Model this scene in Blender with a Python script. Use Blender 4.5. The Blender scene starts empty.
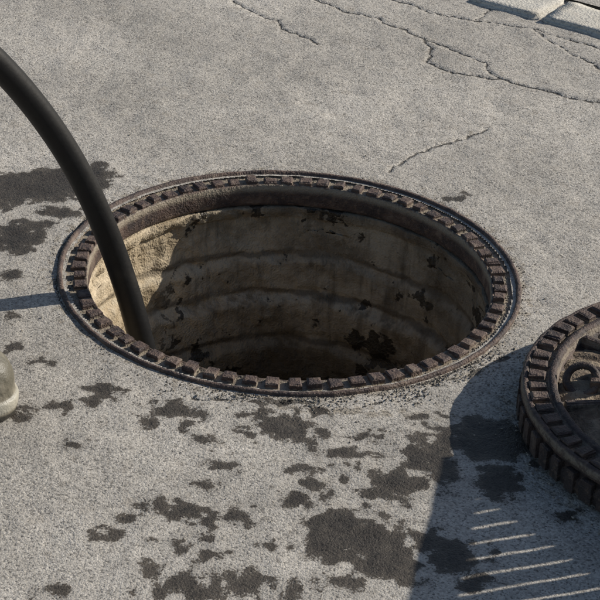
import bpy, bmesh, math
import numpy as np
from mathutils import Vector, Matrix, noise as mn
rng=np.random.default_rng(7)
sc=bpy.context.scene
# ------------------------------------------------------------ survey helper
# ground rectification: photo measurements -> metres on the road surface
al=math.radians(3.2); el=math.radians(29.3); D=3.4; FPX=2005.0
_f=Vector((0,math.cos(el),-math.sin(el))); _r=Vector((1,0,0)); _u=_r.cross(_f)
TGT=Vector((0.02,-0.093,0)); CAM=TGT-_f*D
_R=_r*math.cos(al)+_u*math.sin(al); _U=-_r*math.sin(al)+_u*math.cos(al)
def G(u,v,z=0.0):
    d=_f*FPX+_R*(u-300)-_U*(v-300)
    return CAM+d*((z-CAM.z)/d.z)

# ------------------------------------------------------------ node helpers
class NT:
    def __init__(s,name):
        s.m=bpy.data.materials.new(name); s.m.use_nodes=True
        s.t=s.m.node_tree; s.t.nodes.clear()
        s.out=s.n('ShaderNodeOutputMaterial'); s.b=s.n('ShaderNodeBsdfPrincipled')
        s.l(s.b.outputs[0],s.out.inputs[0])
        s.co=s.n('ShaderNodeTexCoord').outputs['Object']
    def n(s,t,**k):
        x=s.t.nodes.new(t)
        for a,b in k.items(): setattr(x,a,b)
        return x
    def l(s,a,b): s.t.links.new(a,b)
    def put(s,sock,v):
        if isinstance(v,(int,float)): sock.default_value=v
        elif isinstance(v,tuple): sock.default_value=(*v,1) if len(v)==3 else v
        else: s.l(v,sock)
    def noise(s,scale,det=4,rough=.55,vec=None,dist=0):
        x=s.n('ShaderNodeTexNoise'); x.inputs['Scale'].default_value=scale
        x.inputs['Detail'].default_value=det; x.inputs['Roughness'].default_value=rough
        x.inputs['Distortion'].default_value=dist
        s.l(vec or s.co,x.inputs['Vector']); return x.outputs['Fac']
    def vor(s,scale,feat='F1',out='Distance',vec=None,rnd=1):
        x=s.n('ShaderNodeTexVoronoi',feature=feat); x.inputs['Scale'].default_value=scale
        x.inputs['Randomness'].default_value=rnd
        s.l(vec or s.co,x.inputs['Vector']); return x.outputs[out]
    def math(s,op,a,b=0.0,c=0.0,clamp=False):
        x=s.n('ShaderNodeMath',operation=op,use_clamp=clamp)
        s.put(x.inputs[0],a); s.put(x.inputs[1],b); s.put(x.inputs[2],c); return x.outputs[0]
    def ss(s,v,a,b,lo=0.0,hi=1.0):
        x=s.n('ShaderNodeMapRange',interpolation_type='SMOOTHSTEP')
        s.put(x.inputs[0],v); x.inputs[1].default_value=a; x.inputs[2].default_value=b
        x.inputs[3].default_value=lo; x.inputs[4].default_value=hi; return x.outputs[0]
    def mix(s,f,a,b,mode='MIX'):
        x=s.n('ShaderNodeMix',data_type='RGBA',blend_type=mode)
        s.put(x.inputs[0],f); s.put(x.inputs[6],a); s.put(x.inputs[7],b); return x.outputs[2]
    def attr(s,name):
        return s.n('ShaderNodeAttribute',attribute_name=name).outputs['Fac']
    def sep(s,v):
        x=s.n('ShaderNodeSeparateXYZ'); s.l(v,x.inputs[0]); return x.outputs
    def bump(s,h,dist,strength=1.0,prev=None):
        x=s.n('ShaderNodeBump'); x.inputs['Strength'].default_value=strength
        x.inputs['Distance'].default_value=dist; s.l(h,x.inputs['Height'])
        if prev: s.l(prev,x.inputs['Normal'])
        return x.outputs[0]
    def fin(s,col,rough,nrm=None,metal=0.0,spec=0.5):
        s.put(s.b.inputs['Base Color'],col); s.put(s.b.inputs['Roughness'],rough)
        s.put(s.b.inputs['Metallic'],metal); s.put(s.b.inputs['Specular IOR Level'],spec)
        if nrm: s.l(nrm,s.b.inputs['Normal'])
        return s.m

def mesh_obj(name,v,f,mat,smooth=False,parent=None):
    me=bpy.data.meshes.new(name)
    me.from_pydata([tuple(map(float,p)) for p in v],[],[tuple(map(int,q)) for q in f]); me.update()
    if smooth: me.polygons.foreach_set('use_smooth',[True]*len(me.polygons))
    me.materials.append(mat)
    o=bpy.data.objects.new(name,me); sc.collection.objects.link(o)
    if parent: o.parent=parent
    return o
def empty(name,loc=(0,0,0)):
    o=bpy.data.objects.new(name,None); o.location=loc; sc.collection.objects.link(o); o.empty_display_size=.1; return o

# ------------------------------------------------------------ materials
def mat_asphalt():
    s=NT('asphalt')
    wet=s.attr('wet'); crk=s.attr('crack'); dirt=s.attr('dirt'); big=s.attr('tone_big'); mid=s.attr('tone_mid')
    fine=s.noise(200,1.5,.6); f2=s.noise(480,1,.5)
    vn=s.n('ShaderNodeTexVoronoi',feature='F1'); vn.inputs['Scale'].default_value=320; s.l(s.co,vn.inputs['Vector'])
    csp=s.sep(vn.outputs['Color']); cs=csp[0]; cd=vn.outputs['Distance']
    val=s.math('MULTIPLY_ADD',cs,.44,.68)
    val=s.math('MULTIPLY',val,s.math('MULTIPLY_ADD',mid,.46,.77))
    val=s.math('MULTIPLY',val,s.math('MULTIPLY_ADD',big,.46,.77))
    val=s.math('MULTIPLY',val,s.ss(fine,.30,.46,.46,1.0))
    x=s.n('ShaderNodeCombineXYZ')
    s.l(s.math('MULTIPLY',val,.452),x.inputs[0]); s.l(s.math('MULTIPLY',val,.418),x.inputs[1]); s.l(s.math('MULTIPLY',val,.370),x.inputs[2])
    col=x.outputs[0]
    col=s.mix(s.ss(csp[1],.90,.93,0,.6),col,(.09,.082,.075))
    col=s.mix(s.ss(csp[2],.95,.97,0,.5),col,(.55,.50,.42))
    col=s.mix(s.ss(mid,.58,.76,0,.32),col,(.17,.145,.115))
    dm=s.ss(dirt,.38,.8)
    col=s.mix(s.math('MULTIPLY',dm,.7),col,s.mix(s.ss(fine,.35,.65),(.09,.074,.055),(.36,.31,.24)))
    cw=s.math('ADD',crk,s.math('MULTIPLY',s.math('SUBTRACT',fine,.5),.006))
    cm=s.ss(cw,.0006,.0029,1,0)
    col=s.mix(s.math('MULTIPLY',cm,.80),col,(.04,.035,.030))
    wn=s.math('ADD',wet,s.math('MULTIPLY',s.math('SUBTRACT',cs,.5),.006))
    wn=s.math('ADD',wn,s.math('MULTIPLY',s.math('SUBTRACT',fine,.5),.030))
    wm=s.ss(wn,-.0025,.0030)
    halo=s.ss(wn,-.020,.0)
    col=s.mix(s.math('MULTIPLY',halo,.16),col,(.13,.112,.095))
    wetcol=s.mix(1.0,col,s.mix(s.ss(wn,.0,.03),(.22,.20,.178),(.135,.122,.110)),'MULTIPLY')
    col=s.mix(wm,col,wetcol)
    h=s.math('MULTIPLY_ADD',s.math('SUBTRACT',1.0,cd),.50,s.math('MULTIPLY',fine,1.15))
    h=s.math('ADD',h,s.math('MULTIPLY',f2,.45))
    h=s.math('SUBTRACT',h,s.math('MULTIPLY',cm,3.0))
    n=s.bump(h,.0012,1.0)
    return s.fin(col,s.math('MULTIPLY_ADD',wm,-.36,.93),n,spec=.35)

def mat_iron(name='rusty_cast_iron',k=1.0):
    s=NT(name)
    n1=s.noise(18,3,.68); n2=s.noise(90,2,.65); n3=s.noise(320,1,.5)
    z=s.sep(s.co)[2]
    col=s.mix(s.ss(n1,.35,.65),(.046*k,.034*k,.032*k),(.105*k,.069*k,.055*k))
    col=s.mix(s.ss(n2,.50,.70,0,.55),col,(.175,.120,.085))
    dz=s.ss(s.math('ADD',z,s.math('MULTIPLY',s.math('SUBTRACT',n2,.5),.012)),-.0045,-.0008,1,0)
    below=s.ss(z,-.02,-.008)
    sand=s.mix(n3,(.17,.140,.105),(.38,.325,.245))
    col=s.mix(s.math('MULTIPLY',s.math('MULTIPLY',dz,below),.85),col,sand)
    col=s.mix(s.ss(n1,.54,.68,0,.35),col,(.25,.205,.16))
    n=s.bump(s.math('ADD',n3,s.math('MULTIPLY',n2,1.5)),.0017,1)
    return s.fin(col,.70,n,metal=.0,spec=.4)
def mat_cover_iron():
    s=NT('rusty_cast_iron_cover')
    n1=s.noise(16,3,.65); n2=s.noise(90,2,.65); n3=s.noise(320,1,.5)
    z=s.sep(s.co)[2]
    col=s.mix(s.ss(n1,.35,.65),(.036,.027,.025),(.085,.056,.046))
    col=s.mix(s.ss(n2,.50,.72,0,.6),col,(.145,.10,.072))
    pocket=s.math('MULTIPLY',s.ss(z,.0665,.0635),s.ss(z,.052,.056))
    col=s.mix(s.math('MULTIPLY',pocket,s.ss(n2,.35,.55,.2,.65)),col,s.mix(n3,(.14,.112,.08),(.33,.28,.215)))
    col=s.mix(s.ss(n1,.54,.68,0,.3),col,(.21,.17,.13))
    n=s.bump(s.math('ADD',n3,s.math('MULTIPLY',n2,1.5)),.0018,1)
    return s.fin(col,.70,n,metal=.0,spec=.4)

def mat_shaft():
    s=NT('shaft_concrete')
    n1=s.noise(8,4,.70); n2=s.noise(45,3,.72); n3=s.noise(240,1,.6)
    mp=s.n('ShaderNodeMapping'); mp.inputs['Scale'].default_value=(17,17,2.0); s.l(s.co,mp.inputs[0])
    streak=s.noise(1,4,.70,vec=mp.outputs[0])
    z=s.sep(s.co)[2]; x=s.sep(s.co)[0]
    col=s.mix(s.ss(n1,.34,.64),(.185,.148,.100),(.41,.345,.250))
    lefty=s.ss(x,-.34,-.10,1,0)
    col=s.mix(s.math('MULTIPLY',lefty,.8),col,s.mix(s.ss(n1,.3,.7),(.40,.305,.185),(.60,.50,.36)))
    col=s.mix(s.ss(n2,.5,.72,0,.45),col,(.44,.375,.28))
    def joint(z0,w): 
        zz=s.math('ABSOLUTE',s.math('SUBTRACT',s.math('ADD',z,s.math('MULTIPLY',s.math('SUBTRACT',n1,.5),.040)),z0)); return s.ss(zz,w*.3,w,1,0)
    brk=s.ss(n2,.38,.56)
    for z0,w,a in ((-.163,.011,.35),(-.243,.022,.60),(-.338,.013,.40)):
        col=s.mix(s.math('MULTIPLY',s.math('MULTIPLY',joint(z0,w),a),brk),col,(.47,.42,.33))
    for z0 in (-.148,-.228,-.322):
        col=s.mix(s.math('MULTIPLY',s.math('MULTIPLY',joint(z0,.009),.6),s.ss(n1,.32,.55)),col,(.05,.038,.027))
    col=s.mix(s.math('MULTIPLY',s.ss(streak,.48,.64,0,.62),s.ss(x,-.33,-.15)),col,(.080,.062,.040))
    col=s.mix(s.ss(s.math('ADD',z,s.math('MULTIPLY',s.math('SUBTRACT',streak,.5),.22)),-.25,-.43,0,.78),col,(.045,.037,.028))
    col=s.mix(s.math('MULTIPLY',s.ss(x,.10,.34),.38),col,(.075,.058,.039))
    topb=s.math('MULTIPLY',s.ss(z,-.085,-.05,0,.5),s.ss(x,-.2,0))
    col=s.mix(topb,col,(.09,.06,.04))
    sp=s.noise(19,4,.62); sp2=s.noise(4.3,1,.5)
    sm=s.ss(s.math('ADD',sp,s.math('MULTIPLY',sp2,.35)),.748,.778)
    sm=s.math('MULTIPLY',sm,s.ss(x,-.30,-.20))
    col=s.mix(s.math('MULTIPLY',sm,.88),col,(.016,.013,.010))
    n=s.bump(s.math('ADD',s.math('MULTIPLY',n2,2.0),n3),.0030,.85)
    return s.fin(col,s.math('MULTIPLY_ADD',sm,-.45,.88),n,spec=.3)

def mat_hose():
    s=NT('black_rubber')
    n=s.noise(60,3,.6); w=s.noise(8,3)
    col=s.mix(n,(.005,.005,.0055),(.013,.0125,.0125))
    col=s.mix(s.ss(w,.52,.68,0,.25),col,(.07,.06,.048))
    return s.fin(col,.5,s.bump(s.math('ADD',n,w),.0010,.7),spec=.25)
def mat_granite():
    s=NT('granite')
    n=s.noise(25,3,.6); c=s.sep(s.vor(260,out='Color'))[0]; f=s.noise(180,2)
    col=s.mix(n,(.42,.395,.34),(.66,.62,.55)); col=s.mix(s.ss(c,.78,.82,0,.45),col,(.2,.19,.175))
    col=s.mix(s.ss(s.noise(6,3,.7),.5,.7,0,.5),col,(.40,.35,.27))
    return s.fin(col,.85,s.bump(s.math('ADD',f,n),.004,.8))
def mat_grit():
    s=NT('grit')
    r=s.n('ShaderNodeNewGeometry').outputs['Random Per Island']
    col=s.mix(r,(.08,.068,.052),(.33,.29,.235))
    return s.fin(col,.9)
def mat_sand():
    s=NT('packed_sand')
    n=s.noise(22,3,.7); f=s.noise(200,2,.6)
    col=s.mix(s.ss(n,.3,.7),(.10,.072,.05),(.30,.24,.17)); col=s.mix(s.ss(f,.3,.45,.6,0),col,(.06,.045,.033))
    return s.fin(col,.92,s.bump(s.math('ADD',f,s.math('MULTIPLY',n,2)),.004,.9))
def mat_boot():
    s=NT('muddy_rubber')
    n=s.noise(18,3,.65); f=s.noise(160,2,.6); z=s.sep(s.co)[2]
    col=s.mix(s.ss(n,.35,.65),(.10,.09,.065),(.27,.24,.185))
    band=s.math('MULTIPLY',s.ss(z,.016,.022),s.ss(z,.040,.034))
    col=s.mix(band,col,s.mix(n,(.28,.26,.21),(.44,.41,.34)))
    col=s.mix(s.ss(z,.012,.018,1,0),col,(.045,.04,.032))
    return s.fin(col,.5,s.bump(s.math('ADD',f,n),.002,.7))
M_as=mat_asphalt(); M_ir=mat_iron(); M_ic=mat_cover_iron(); M_sh=mat_shaft(); M_ho=mat_hose(); M_gr=mat_granite(); M_gt=mat_grit(); M_sa=mat_sand(); M_bt=mat_boot()

# ------------------------------------------------------------ tileable fractal fields (4 mm cells, 3 m tile)
NF=750
def field(seed,fmin,fmax,beta):
    r=np.random.default_rng(seed); w=np.fft.fft2(r.normal(size=(NF,NF)))
    fr=np.fft.fftfreq(NF)*NF/3.0; fx,fy=np.meshgrid(fr,fr); k=np.hypot(fx,fy); k[0,0]=1e9
    a=np.where(k<fmin,(k/fmin)**2,(np.maximum(k,fmin)/fmin)**(-beta))*np.exp(-(k/fmax)**2); a[0,0]=0
    g=np.fft.ifft2(w*a).real; return g/g.std()
def samp(g,x,y):
    u=(x/3.0*NF)%NF; v=(y/3.0*NF)%NF; i=np.floor(u).astype(int); j=np.floor(v).astype(int); a=u-i;b=v-j
    i%=NF;j%=NF;i1=(i+1)%NF;j1=(j+1)%NF
    return g[j,i]*(1-a)*(1-b)+g[j,i1]*a*(1-b)+g[j1,i]*(1-a)*b+g[j1,i1]*a*b
F_big=field(1,1.5,60,1.9); F_mid=field(2,14,110,1.5); F_wet=field(3,22,120,1.45); F_crk=field(4,40,125,1.2); F_dirt=field(5,30,125,1.3); F_h=field(6,7,110,2.0)

# ------------------------------------------------------------ road
def axis(a,b,step,far=300,grow=1.35):
    core=list(np.arange(a,b+step/2,step)); lo=[];hi=[]; d=step
    p=core[0]
    while p>-far: d*=grow; p-=d; lo.append(p)
    d=step; p=core[-1]
    while p<far: d*=grow; p+=d; hi.append(p)
    return np.array(lo[::-1]+core+hi)
xs=axis(-.76,1.0,.0035); ys=axis(-.82,1.75,.0035)
X,Y=np.meshgrid(xs,ys); nx=len(xs); ny=len(ys)
PX=X.ravel(); PY=Y.ravel()
W=[(30,187,60,15),(70,180,45,14),(97,172,16,10),(12,192,22,17),(18,237,26,17),(40,226,12,9),(60,212,22,6),(10,276,12,5),(12,349,9,5),(60,407,13,6),(103,392,18,9),(92,398,12,5),(20,413,13,7),(40,362,8,4),(72,445,8,4),(175,410,28,9),(150,422,14,5),(190,425,8,4),(205,440,10,5),(220,465,14,6),(205,485,12,5),(185,512,32,9),(165,507,22,8),(205,522,12,8),(130,517,8,6),(240,517,13,10),(205,555,15,6),(103,534,12,9),(310,483,18,8),(298,500,20,8),(325,492,10,6),(350,463,14,4),(285,428,28,12),(260,415,12,6),(300,440,14,6),(330,450,8,4),(340,525,32,18),(368,540,42,20),(330,548,24,14),(385,562,34,20),(315,532,16,12),(430,458,30,16),(442,470,16,18),(398,483,30,14),(380,492,18,8),(445,438,18,10),(62,592,18,8),(150,570,18,7),(190,588,45,12),(225,578,20,8),(250,584,28,10),(290,592,25,9),(340,583,20,8),(425,540,20,12),(410,578,14,8),(490,440,45,22),(500,482,25,18),(452,556,25,20),(475,580,16,10),(565,517,10,6),(460,198,8,4),(345,452,26,6),(270,545,10,5),(375,437,14,5),(10,318,8,4),(300,470,14,4),(190,540,16,4),(415,437,12,5),(275,404,18,5),(315,412,16,5),(245,432,12,5),(318,432,14,5),(420,420,10,4),(470,420,14,6),(-60,200,50,25),(-50,420,40,18),(120,640,60,18),(330,650,90,22),(520,660,50,20)]
for i in range(45):
    b=W[rng.integers(18,62)]; a=rng.uniform(0,6.28); k=rng.uniform(1.1,2.2)
    W.append((b[0]+math.cos(a)*b[2]*k,b[1]+math.sin(a)*b[3]*k*1.1,rng.uniform(2,5),rng.uniform(1.2,2.6)))
wet=np.full(PX.shape,-.06)
for (u,v,a,b) in W:
    c=G(u,v); rx=(G(u+a,v)-G(u-a,v)).length/2; ry=(G(u,v-b)-G(u,v+b)).length/2
    q=np.sqrt(((PX-c.x)/rx)**2+((PY-c.y)/ry)**2)
    wet=np.maximum(wet,(1-q)*min(rx,ry))
wet=np.clip(wet,-.06,.035)+samp(F_wet,PX,PY)*.0070-.0006
CR=[([(220,-5),(240,6),(255,12),(280,22),(290,32),(318,44)],0),
([(305,-5),(345,12),(362,14),(385,22),(425,40),(432,55),(428,62),(442,69),(500,80),(530,86),(560,95),(610,104),(700,112)],.0006),
([(425,40),(445,46),(460,52),(485,62),(492,73),(503,80)],0),
([(385,-5),(430,12),(475,20),(530,28),(560,45),(610,75),(680,120)],0),
([(390,172),(402,162),(416,155),(440,145),(455,139),(470,136),(486,129)],.0002),
([(530,28),(560,36),(610,50)],0),([(475,20),(490,6),(500,-8)],-.0004),
([(220,-5),(180,-30),(120,-40)],0),([(305,-5),(270,-40),(200,-70)],0),([(385,-5),(330,-50)],0)]
crack=np.full(PX.shape,.05)
for k,(line,w) in enumerate(CR):
    pts=[G(*p) for p in line]; fine=[]
    for i in range(len(pts)-1):
        a,b=pts[i],pts[i+1]; n=max(2,int((b-a).length/.014))
        for j in range(n):
            p=a.lerp(b,j/n)
            jx=mn.fractal((p.x*16,p.y*16,k*3.1),.7,2.0,3)*.012; jy=mn.fractal((p.x*16+50,p.y*16,k*3.1),.7,2.0,3)*.013
            fine.append((p.x+jx+rng.normal(0,.0012),p.y+jy+rng.normal(0,.0016)))
    fine.append((pts[-1].x,pts[-1].y)); fine=np.array(fine)
    lo=fine.min(0)-.06; hi=fine.max(0)+.06
    idx=np.where((PX>lo[0])&(PX<hi[0])&(PY>lo[1])&(PY<hi[1]))[0]
    qx=PX[idx];qy=PY[idx]; best=np.full(idx.shape,.05)
    for i in range(len(fine)-1):
        a=fine[i]; d=fine[i+1]-a; L2=max(1e-9,(d**2).sum())
        t=np.clip(((qx-a[0])*d[0]+(qy-a[1])*d[1])/L2,0,1)
        best=np.minimum(best,np.hypot(qx-a[0]-t*d[0],qy-a[1]-t*d[1]))
    crack[idx]=np.minimum(crack[idx],best-w)
crack=crack+samp(F_crk,PX,PY)*.0011
RR=np.hypot(PX,PY); TH=np.arctan2(PY,PX)
joint=np.abs(RR-.4035-.003*np.sin(TH*7+1)-.002*np.sin(TH*17))
crack=np.minimum(crack,joint+.0012*(np.sin(TH*3+2)+.6))
jf=np.where((TH<-.5)&(TH>-1.9),np.abs(RR-.428-.010*np.sin(TH*9)-.006*np.sin(TH*23+1)),.05)+samp(F_mid,PX,PY)*.0025
crack=np.minimum(crack,jf+.0012)
dirt=np.clip(1-np.abs(RR-.405)/.05,0,1)*.60
front=np.clip(1-np.hypot((PX-.1)/.28,(PY+.435)/.035),0,1); dirt=np.maximum(dirt,front*.8)
cv=G(742,395,.07); RC=.336
dirt=np.maximum(dirt,np.clip(1-np.abs(np.hypot(PX-cv.x,PY-cv.y)-RC-.01)/.06,0,1)*.6)
dirt=np.maximum(dirt,np.clip(.05-crack,0,.05)/.05*.28*(RR>.46))
dirt=dirt+samp(F_dirt,PX,PY)*.17
PZ=np.zeros(PX.shape)
near=np.where((np.abs(PX)<2)&(np.abs(PY)<2.5))[0]
PZ[near]+=samp(F_h,PX[near],PY[near])*.00075
PZ[near]+=rng.normal(0,.00015,near.shape)
PZ-=np.clip(.008-crack,0,.010)*.32
fade=np.clip((RR-.398)/.02,0,1); PZ*=fade
PZ[near]*=np.clip((2.5-np.abs(PY[near]))*2,0,1)
ii=np.arange(nx*ny).reshape(ny,nx)
q=np.stack([ii[:-1,:-1],ii[:-1,1:],ii[1:,1:],ii[1:,:-1]],-1).reshape(-1,4)
xm=(X[:-1,:-1]+X[1:,1:])/2; ym=(Y[:-1,:-1]+Y[1:,1:])/2
q=q[(np.hypot(xm,ym)>.386).ravel()]
me=bpy.data.meshes.new('road'); me.vertices.add(nx*ny)
me.vertices.foreach_set('co',np.stack([PX,PY,PZ],-1).astype(np.float32).ravel())
me.loops.add(q.size); me.loops.foreach_set('vertex_index',q.ravel().astype(np.int32))
me.polygons.add(len(q)); me.polygons.foreach_set('loop_start',np.arange(0,q.size,4,dtype=np.int32))
me.polygons.foreach_set('loop_total',np.full(len(q),4,dtype=np.int32))
me.update(calc_edges=True); me.validate()
tb=.5+samp(F_big,PX,PY)*.16; tm=.5+samp(F_mid,PX,PY)*.12
for nm,a in (('wet',wet),('crack',crack),('dirt',dirt),('tone_big',tb),('tone_mid',tm)):
    at=me.attributes.new(nm,'FLOAT','POINT'); at.data.foreach_set('value',a.astype(np.float32))
me.polygons.foreach_set('use_smooth',np.ones(len(q),dtype=bool)); me.materials.append(M_as)
road=bpy.data.objects.new('road',me); sc.collection.objects.link(road)

# ------------------------------------------------------------ lathe
def lathe(prof,seg,jit=0.0,zj=0.0,jf=12,seed=0,close=False):
    v=[];f=[]; n=len(prof)
    for i in range(seg):
        a=2*math.pi*i/seg; c,s_=math.cos(a),math.sin(a)
        for j,(r,z) in enumerate(prof):
            dr=mn.fractal((c*jf*r*3,s_*jf*r*3,z*jf*3+seed),.8,2.0,4)*jit if jit else 0
            dz=mn.noise((c*jf,s_*jf,seed+9+z*8))*zj if zj else 0
            v.append(((r+dr)*c,(r+dr)*s_,z+dz))
    for i in range(seg):
        k=(i+1)%seg
        for j in range(n-1): f.append((i*n+j,k*n+j,k*n+j+1,i*n+j+1))
        if close: f.append((i*n+n-1,k*n+n-1,k*n,i*n))
    return v,f
def block(a0,a1,r0,r1,z0,z1,tap,wob=0.0):
    da=tap/((r0+r1)/2); v=[]
    for li,(A0,A1,R0,R1,Z) in enumerate(((a0,a1,r0,r1,z0),(a0,a1,r0,r1,z1-tap*.8),(a0+da*.35,a1-da*.35,r0+tap*.35,r1-tap*.35,z1-tap*.25),(a0+da,a1-da,r0+tap,r1-tap,z1))):
        for (a,r) in ((A0,R0),(A1,R0),(A1,R1),(A0,R1)):
            rr=r+rng.normal(0,wob) if wob and li else r; aa=a+(rng.normal(0,wob)/r if wob and li else 0)
            v.append((rr*math.cos(aa),rr*math.sin(aa),Z+(rng.normal(0,wob*.6) if wob and li else 0)))
    f=[]
    for L in (0,4,8):
        for i in range(4):
            k=(i+1)%4; f.append((L+i,L+k,L+4+k,L+4+i))
    f.append((12,13,14,15)); f=[tuple(reversed(q)) for q in f]
    return v,f
def join(parts):
    V=[];F=[]
    for v,f in parts:
        o=len(V); V+=list(v); F+=[tuple(i+o for i in q) for q in f]
    return V,F

# ------------------------------------------------------------ manhole
manhole=empty('manhole')
prof=[(.388,-.10),(.401,-.02),(.4015,.003),(.400,.0052),(.3955,.0055),(.3935,.004),(.392,-.002),(.3895,-.004),(.3785,-.0045),(.360,-.0045),(.356,-.004),(.3535,-.0015),(.3515,-.0015),(.3500,-.004),(.3495,-.012),(.3490,-.038),(.352,-.044),(.354,-.046)]
v,f=lathe(prof,512,jit=.0012,zj=.0012,jf=10)
mesh_obj('frame_ring',v,f,M_ir,True,manhole)
T=[]; N=68
for i in range(N):
    a=2*math.pi*(i+.5)/N+rng.normal(0,.003); w=2*math.pi/N*(.62+rng.uniform(-.09,.08))
    h=.0046+rng.normal(0,.0008)
    T.append(block(a-w/2,a+w/2,.3535+rng.normal(0,.0008),.3755+rng.normal(0,.0018),-.008,h,.0030,.0008))
v,f=join(T); mesh_obj('frame_teeth',v,f,M_ir,False,manhole)
# shaft: mortar bed + concrete adjusting rings
prof=[(.40,-.047),(.354,-.047)]
zs=np.arange(-.047,-.52,-.004)
def rad(z):
    r=.356
    if -.060<z: r=.348
    elif z>-.068: r=.351
    for s0,st in ((-.155,.008),(-.235,.016),(-.330,.010),(-.43,.014)):
        t=min(1,max(0,(s0-z)/.014)); r-=st*t
        if abs(z-s0-.006)<.005: r+=.002
    return r
for z in zs: prof.append((rad(z),z))
prof+= [(.30,-.56),(.31,-.9),(.31,-1.4)]
seg=480; V=[]; n=len(prof)
for i in range(seg):
    a=2*math.pi*i/seg; c,s_=math.cos(a),math.sin(a)
    for (r,z) in prof:
        dz=(mn.noise((c*3,s_*3,5))*.016+mn.noise((c*12,s_*12,z*20))*.006) if z<-.1 else 0
        dr=mn.fractal((c*5,s_*5,z*14),.8,2.0,4)*.006+mn.noise((c*30,s_*30,z*90))*.0015
        if -.075<z<=-.047: dr+= -abs(mn.noise((c*9,s_*9,z*30)))*.010*(1 if c<.2 else .35)
        V.append(((r+dr)*c,(r+dr)*s_,z+dz))
Fc=[]
for i in range(seg):
    k=(i+1)%seg
    for j in range(n-1): Fc.append((i*n+j,i*n+j+1,k*n+j+1,k*n+j))
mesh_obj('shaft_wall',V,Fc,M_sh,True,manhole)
v,f=lathe([(.001,-1.38),(.15,-1.37),(.33,-1.35)],64,zj=.02,jf=3); mesh_obj('shaft_floor',v,f,M_sh,True,manhole)

# ------------------------------------------------------------ cover
cover=empty('manhole_cover',(cv.x,cv.y,0)); H=.070
prof=[(RC-.03,.004),(RC-.008,.004),(RC-.002,.010),(RC-.002,.030),(RC-.008,.034),(RC-.008,.044),(RC,.050),(RC,H-.006),(RC-.003,H-.003),(RC-.008,H-.003),(RC-.011,H-.008),(RC-.040,H-.009),(RC-.043,H-.001),(RC-.050,H),(RC-.054,H-.004),(RC-.058,H-.022),(RC-.075,H-.026),(.001,H-.026)]
v,f=lathe(prof,360,jit=.0012,zj=.0012)
mesh_obj('cover_body',v,f,M_ic,True,cover)
T=[]; N=62
for i in range(N):
    a=2*math.pi*i/N+rng.normal(0,.003); w=2*math.pi/N*(.60+rng.uniform(-.06,.06))
    T.append(block(a-w/2,a+w/2,RC-.036,RC-.010,H-.014,H+.001+rng.normal(0,.0007),.003,.0008))
    T.append(block(a-w/2,a+w/2,RC-.012,RC+.003,.008,.044,.002,.0007))
v,f=join(T); mesh_obj('cover_teeth',v,f,M_ic,False,cover)
v,f=lathe([(.10,H-.020),(.205,H-.018),(.23,H-.013),(.252,H-.014),(.268,H-.018),(.279,H-.021)],300,jit=.004,zj=.009,jf=16,seed=4); mesh_obj('cover_sand',v,f,M_sa,True,cover)
T=[]
for i in range(8):
    a=math.pi+.16+2*math.pi*i/8; T.append(block(a-.028,a+.028,.10,.278,H-.028,H-.003,.004,.0008))
T.append(block(math.pi-.24,math.pi-.02,.205,.232,H-.028,H+.008,.006,.001))
v,f=join(T); mesh_obj('cover_ribs',v,f,M_ic,False,cover)
v,f=lathe([(.001,H+.004),(.09,H+.004),(.098,H),(.10,H-.028)],96,zj=.001); mesh_obj('cover_hub',v,f,M_ic,True,cover)
v,f=lathe([(.060,H+.004),(.064,H+.010),(.070,H+.010),(.074,H+.003)],64,zj=.001); mesh_obj('cover_hub_ring',v,f,M_ic,True,cover)
v,f=lathe([(.024+.006*math.cos(t),.006*math.sin(t)) for t in np.linspace(0,2*math.pi,13)[:-1]],40,jit=.001,close=True)
lo_=mesh_obj('lifting_loop',v,f,M_ic,True,cover); lo_.location=(-.243,.02,H-.002); lo_.rotation_euler=(.7,-.3,0)

# ------------------------------------------------------------ hose
pts=[(-.02,.16,-1.2),(-.10,.0,-.75),(-.175,-.07,-.42)]
for (u,v_,z) in [(142,345,-.10),(133,308,-.03),(118,262,.055),(100,215,.15),(76,165,.245),(42,113,.345),(0,64,.44),(-50,20,.53)]:
    p=G(u,v_,z); pts.append((p.x,p.y,p.z))
lp=pts[-1]; pts+=[(lp[0]-.25,lp[1]-.05,lp[2]+.12),(lp[0]-.6,lp[1]-.2,lp[2]+.16),(lp[0]-1.0,lp[1]-.3,lp[2]-.1),(lp[0]-1.4,lp[1]-.35,.025),(lp[0]-2.6,lp[1]-.3,.025)]
cu=bpy.data.curves.new('suction_hose','CURVE'); cu.dimensions='3D'; cu.bevel_depth=.0215; cu.bevel_resolution=8; cu.resolution_u=24
sp=cu.splines.new('NURBS'); sp.points.add(len(pts)-1); sp.order_u=4; sp.use_endpoint_u=True
for i,p in enumerate(pts): sp.points[i].co=(*p,1)
cu.materials.append(M_ho); ho=bpy.data.objects.new('suction_hose',cu); sc.collection.objects.link(ho)

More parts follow.
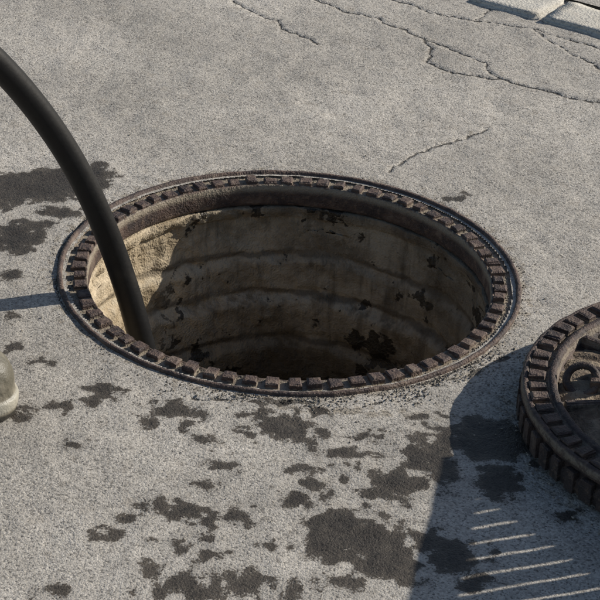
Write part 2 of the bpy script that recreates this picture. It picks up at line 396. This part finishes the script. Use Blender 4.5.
# ------------------------------------------------------------ kerb
A=G(455,-2); B=G(600,38); d=(B-A); d.z=0; d.normalize(); nrm=Vector((-d.y,d.x,0)); 
if nrm.y<0: nrm=-nrm
kerb=empty('kerb'); J=G(537,20); t0=(J-A).dot(d); bm=bmesh.new()
def stone(s0,s1,w,h):
    r=bmesh.ops.create_cube(bm,size=1); vs=r['verts']
    c=A+d*(s0+s1)/2+nrm*w/2
    for vv in vs:
        q=Vector((vv.co.x*(s1-s0),vv.co.y*w,vv.co.z*(h+.1)))
        vv.co=c+d*q.x+nrm*q.y+Vector((0,0,q.z+(h-.1)/2+rng.normal(0,.002)))+d*rng.normal(0,.003)+nrm*rng.normal(0,.003)
L=.19
for k in range(-60,60):
    s0=t0+k*L; g=rng.uniform(.004,.009); stone(s0+g,s0+L-g*.4,.155+rng.normal(0,.004),.012+rng.normal(0,.003))
bmesh.ops.bevel(bm,geom=bm.edges[:],offset=.008,segments=3,affect='EDGES')
bmesh.ops.subdivide_edges(bm,edges=[e_ for e_ in bm.edges if e_.calc_length()>.06],cuts=6,use_grid_fill=True)
for vv in bm.verts: vv.co+=Vector((0,0,mn.noise(vv.co*25)*.004))+nrm*mn.noise(vv.co*30)*.005
km=bpy.data.meshes.new('kerb_stones'); bm.to_mesh(km); bm.free(); km.materials.append(M_gr)
km.polygons.foreach_set('use_smooth',[True]*len(km.polygons))
ko=bpy.data.objects.new('kerb_stones',km); sc.collection.objects.link(ko); ko.parent=kerb
c0=A+nrm*.152; v=[]
for a in (-60,60):
    for b in (0,60): v.append(c0+d*a+nrm*b+Vector((0,0,.010)))
pv=mesh_obj('pavement',v,[(0,2,3,1)],M_as)
for nm,val in (('wet',-.06),('crack',.05),('dirt',.1),('tone_big',.5),('tone_mid',.5)):
    at=pv.data.attributes.new(nm,'FLOAT','POINT'); at.data.foreach_set('value',[val]*4)

# ------------------------------------------------------------ grit
base=np.array([(0,0,1),(0,0,-1),(1,0,0),(-1,0,0),(0,1,0),(0,-1,0)],float)
bf=[(0,2,4),(0,4,3),(0,3,5),(0,5,2),(1,4,2),(1,3,4),(1,5,3),(1,2,5)]
V=[];Fg=[]
def grain(x,y,z,s):
    o=len(V); b=base*s*rng.uniform(.6,1.25,(6,1)); a=rng.uniform(0,6.28); c,s_=math.cos(a),math.sin(a)
    for p in b: V.append((x+c*p[0]-s_*p[1],y+s_*p[0]+c*p[1],z+p[2]*.7+s*.35))
    for t in bf: Fg.append(tuple(i+o for i in t))
for i in range(1100):
    a=rng.uniform(0,2*math.pi); r=.402+abs(rng.normal(0,.014)); 
    grain(r*math.cos(a),r*math.sin(a),-.0005,rng.uniform(.0006,.0019))
for i in range(750):
    a=rng.normal(-1.2,.5); r=.405+abs(rng.normal(0,.026)); grain(r*math.cos(a),r*math.sin(a),-.0005,rng.uniform(.0008,.0028))
for i in range(1500):
    a=rng.uniform(0,2*math.pi); r=rng.choice([rng.uniform(.352,.378),rng.uniform(.377,.393)]); grain(r*math.cos(a),r*math.sin(a),-.0045,rng.uniform(.0008,.0024))
for i in range(500):
    a=rng.uniform(0,2*math.pi); r=RC+.004+abs(rng.normal(0,.025)); grain(cv.x+r*math.cos(a),cv.y+r*math.sin(a),-.0005,rng.uniform(.001,.003))
for i in range(500):
    a=rng.uniform(0,2*math.pi); r=rng.uniform(RC-.04,RC-.008); grain(cv.x+r*math.cos(a),cv.y+r*math.sin(a),H-.009,rng.uniform(.001,.0022))
for i in range(1800):
    x=rng.uniform(-.75,1.1); y=rng.uniform(-.8,1.7)
    if math.hypot(x,y)>.405: grain(x,y,-.0003,rng.uniform(.0006,.0016)*(1.7 if rng.random()<.05 else 1))
mesh_obj('gravel',V,Fg,M_gt)

# ------------------------------------------------------------ rubber boot (toe points +x)
def loft(secs,seg=48):
    v=[];f=[]
    for sct in secs:
        for i in range(seg): v.append(sct(2*math.pi*i/seg))
    for j in range(len(secs)-1):
        for i in range(seg):
            k=(i+1)%seg; f.append((j*seg+i,j*seg+k,(j+1)*seg+k,(j+1)*seg+i))
    f.append(tuple(range(seg-1,-1,-1))); return v,f
def outline(t,sx=1.0,sy=1.0,off=0):
    c,s_=math.cos(t),math.sin(t); e_=.72
    x=.155*math.copysign(abs(c)**e_,c)*sx
    w=.040+.024*(1/(1+math.exp(-(x-.0)/.03)))
    return (x+off,math.copysign(abs(s_)**.85,s_)*w*sy)
secs=[]
def sec(z,sx,sy,off=0):
    def g(t):
        x,y=outline(t,sx,sy,off); return (x,y,z)
    return g
for z,sx,sy in ((.0,.97,.95),(.004,1.0,1.0),(.016,1.02,1.04),(.030,1.03,1.05),(.036,1.02,1.04),(.0375,.985,.98)): secs.append(sec(z,sx,sy))
for z,sx,sy,off in ((.050,.99,.99,0),(.066,.985,.98,0),(.082,.965,.96,-.003),(.095,.92,.92,-.008),(.105,.84,.86,-.018),(.113,.73,.82,-.034),(.125,.60,.84,-.054),(.142,.47,.90,-.075),(.17,.41,.95,-.083),(.22,.41,1.02,-.082),(.28,.44,1.12,-.078),(.35,.46,1.20,-.075),(.355,.47,1.23,-.075),(.37,.47,1.23,-.075),(.37,.44,1.15,-.075),(.30,.42,1.08,-.077)):
    secs.append(sec(z,sx,sy,off))
v,f=loft(secs)
bp=G(19,390,.04)
boot=mesh_obj('rubber_boot',v,f,M_bt,True); boot.location=(bp.x-.160,bp.y,.0); 
sb=boot.modifiers.new('s','SUBSURF'); sb.levels=1; sb.render_levels=2

# ------------------------------------------------------------ unseen slotted plate on edge, added for its streaked shadow (right of the cover)
az=math.radians(20); se=math.radians(29.5)
SUN=Vector((math.cos(az)*math.cos(se),math.sin(az)*math.cos(se),math.sin(se)))
HG=.34
def lift(p,z): return p+SUN*(z/SUN.z)
pa=lift(G(450,458),HG); pb=lift(G(414,604),HG)
e1=(pb-pa); e1.z=0; LG=e1.length; e1.normalize(); n1=Vector((-e1.y,e1.x,0)); 
caster=empty('shadow_caster'); GM=[]
def gbox(s0,s1,z0,z1,th=.022):
    v=[]
    for s_ in (s0,s1):
        for q_ in (-th/2,th/2):
            for z in (z0,z1): p=pa+e1*s_+n1*q_; v.append((p.x,p.y,z))
    f=[(0,1,3,2),(4,6,7,5),(0,4,5,1),(2,3,7,6),(0,2,6,4),(1,5,7,3)]; GM.append((v,f))
Ltot=.56; p0=.115
gbox(0,Ltot,HG-.03,HG); gbox(0,p0,.0,HG-.0301)
s_=p0; k=0; P_=.040
while s_<Ltot-.06:
    bot=HG-.045-.018*min(k,7)
    gbox(s_+.012,s_+P_,bot,HG-.0302,.012); s_+=P_; k+=1
gbox(s_+.012,Ltot,.0,HG-.0301)
gbox(p0+.0001,s_+.0119,0,HG-.18)
s_=p0
for i in range(k):
    bot=HG-.045-.018*min(i,7)
    if bot-.0001>HG-.1799: gbox(s_,s_+P_-.0001,HG-.1799,bot-.0001,.020)
    s_+=P_
v,f=join(GM); mesh_obj('caster_plate',v,f,M_ir,False,caster)
GM.clear()
for s0 in (.05,Ltot-.07):
    p=pa+e1*s0; v=[]
    for a,b in ((0,0),(.02,0)):
        for (q_,z) in ((0.0112,0),(.20,0),(.20,.012),(.0112,.22)):
            P1=p+e1*a+n1*q_; v.append((P1.x,P1.y,z))
    GM.append((v,[(0,1,2,3),(7,6,5,4),(0,4,5,1),(1,5,6,2),(2,6,7,3),(3,7,4,0)]))
v,f=join(GM); mesh_obj('caster_feet',v,f,M_ir,False,caster)

# ------------------------------------------------------------ light, sky, camera
w=bpy.data.worlds.new('World'); sc.world=w; w.use_nodes=True; nt=w.node_tree
sky=nt.nodes.new('ShaderNodeTexSky'); sky.sky_type='NISHITA'; sky.sun_disc=False
sky.sun_elevation=se; sky.sun_rotation=math.pi/2-az
nt.links.new(sky.outputs[0],nt.nodes['Background'].inputs[0]); nt.nodes['Background'].inputs[1].default_value=.085
sl=bpy.data.lights.new('sun','SUN'); sl.energy=5; sl.angle=math.radians(.5); sl.color=(1,.945,.85)
so=bpy.data.objects.new('sun',sl); so.rotation_euler=SUN.to_track_quat('Z','Y').to_euler(); so.location=(3,2,4); sc.collection.objects.link(so)
cd=bpy.data.cameras.new('camera'); co=bpy.data.objects.new('camera',cd); sc.collection.objects.link(co); sc.camera=co
cd.sensor_width=36; cd.lens=36*FPX/600; cd.clip_end=1500; cd.clip_start=.05
m=Matrix((( _R.x,_U.x,-_f.x,CAM.x),(_R.y,_U.y,-_f.y,CAM.y),(_R.z,_U.z,-_f.z,CAM.z),(0,0,0,1))); co.matrix_world=m
sc.view_settings.view_transform='Standard'; sc.view_settings.look='None'; sc.view_settings.exposure=0
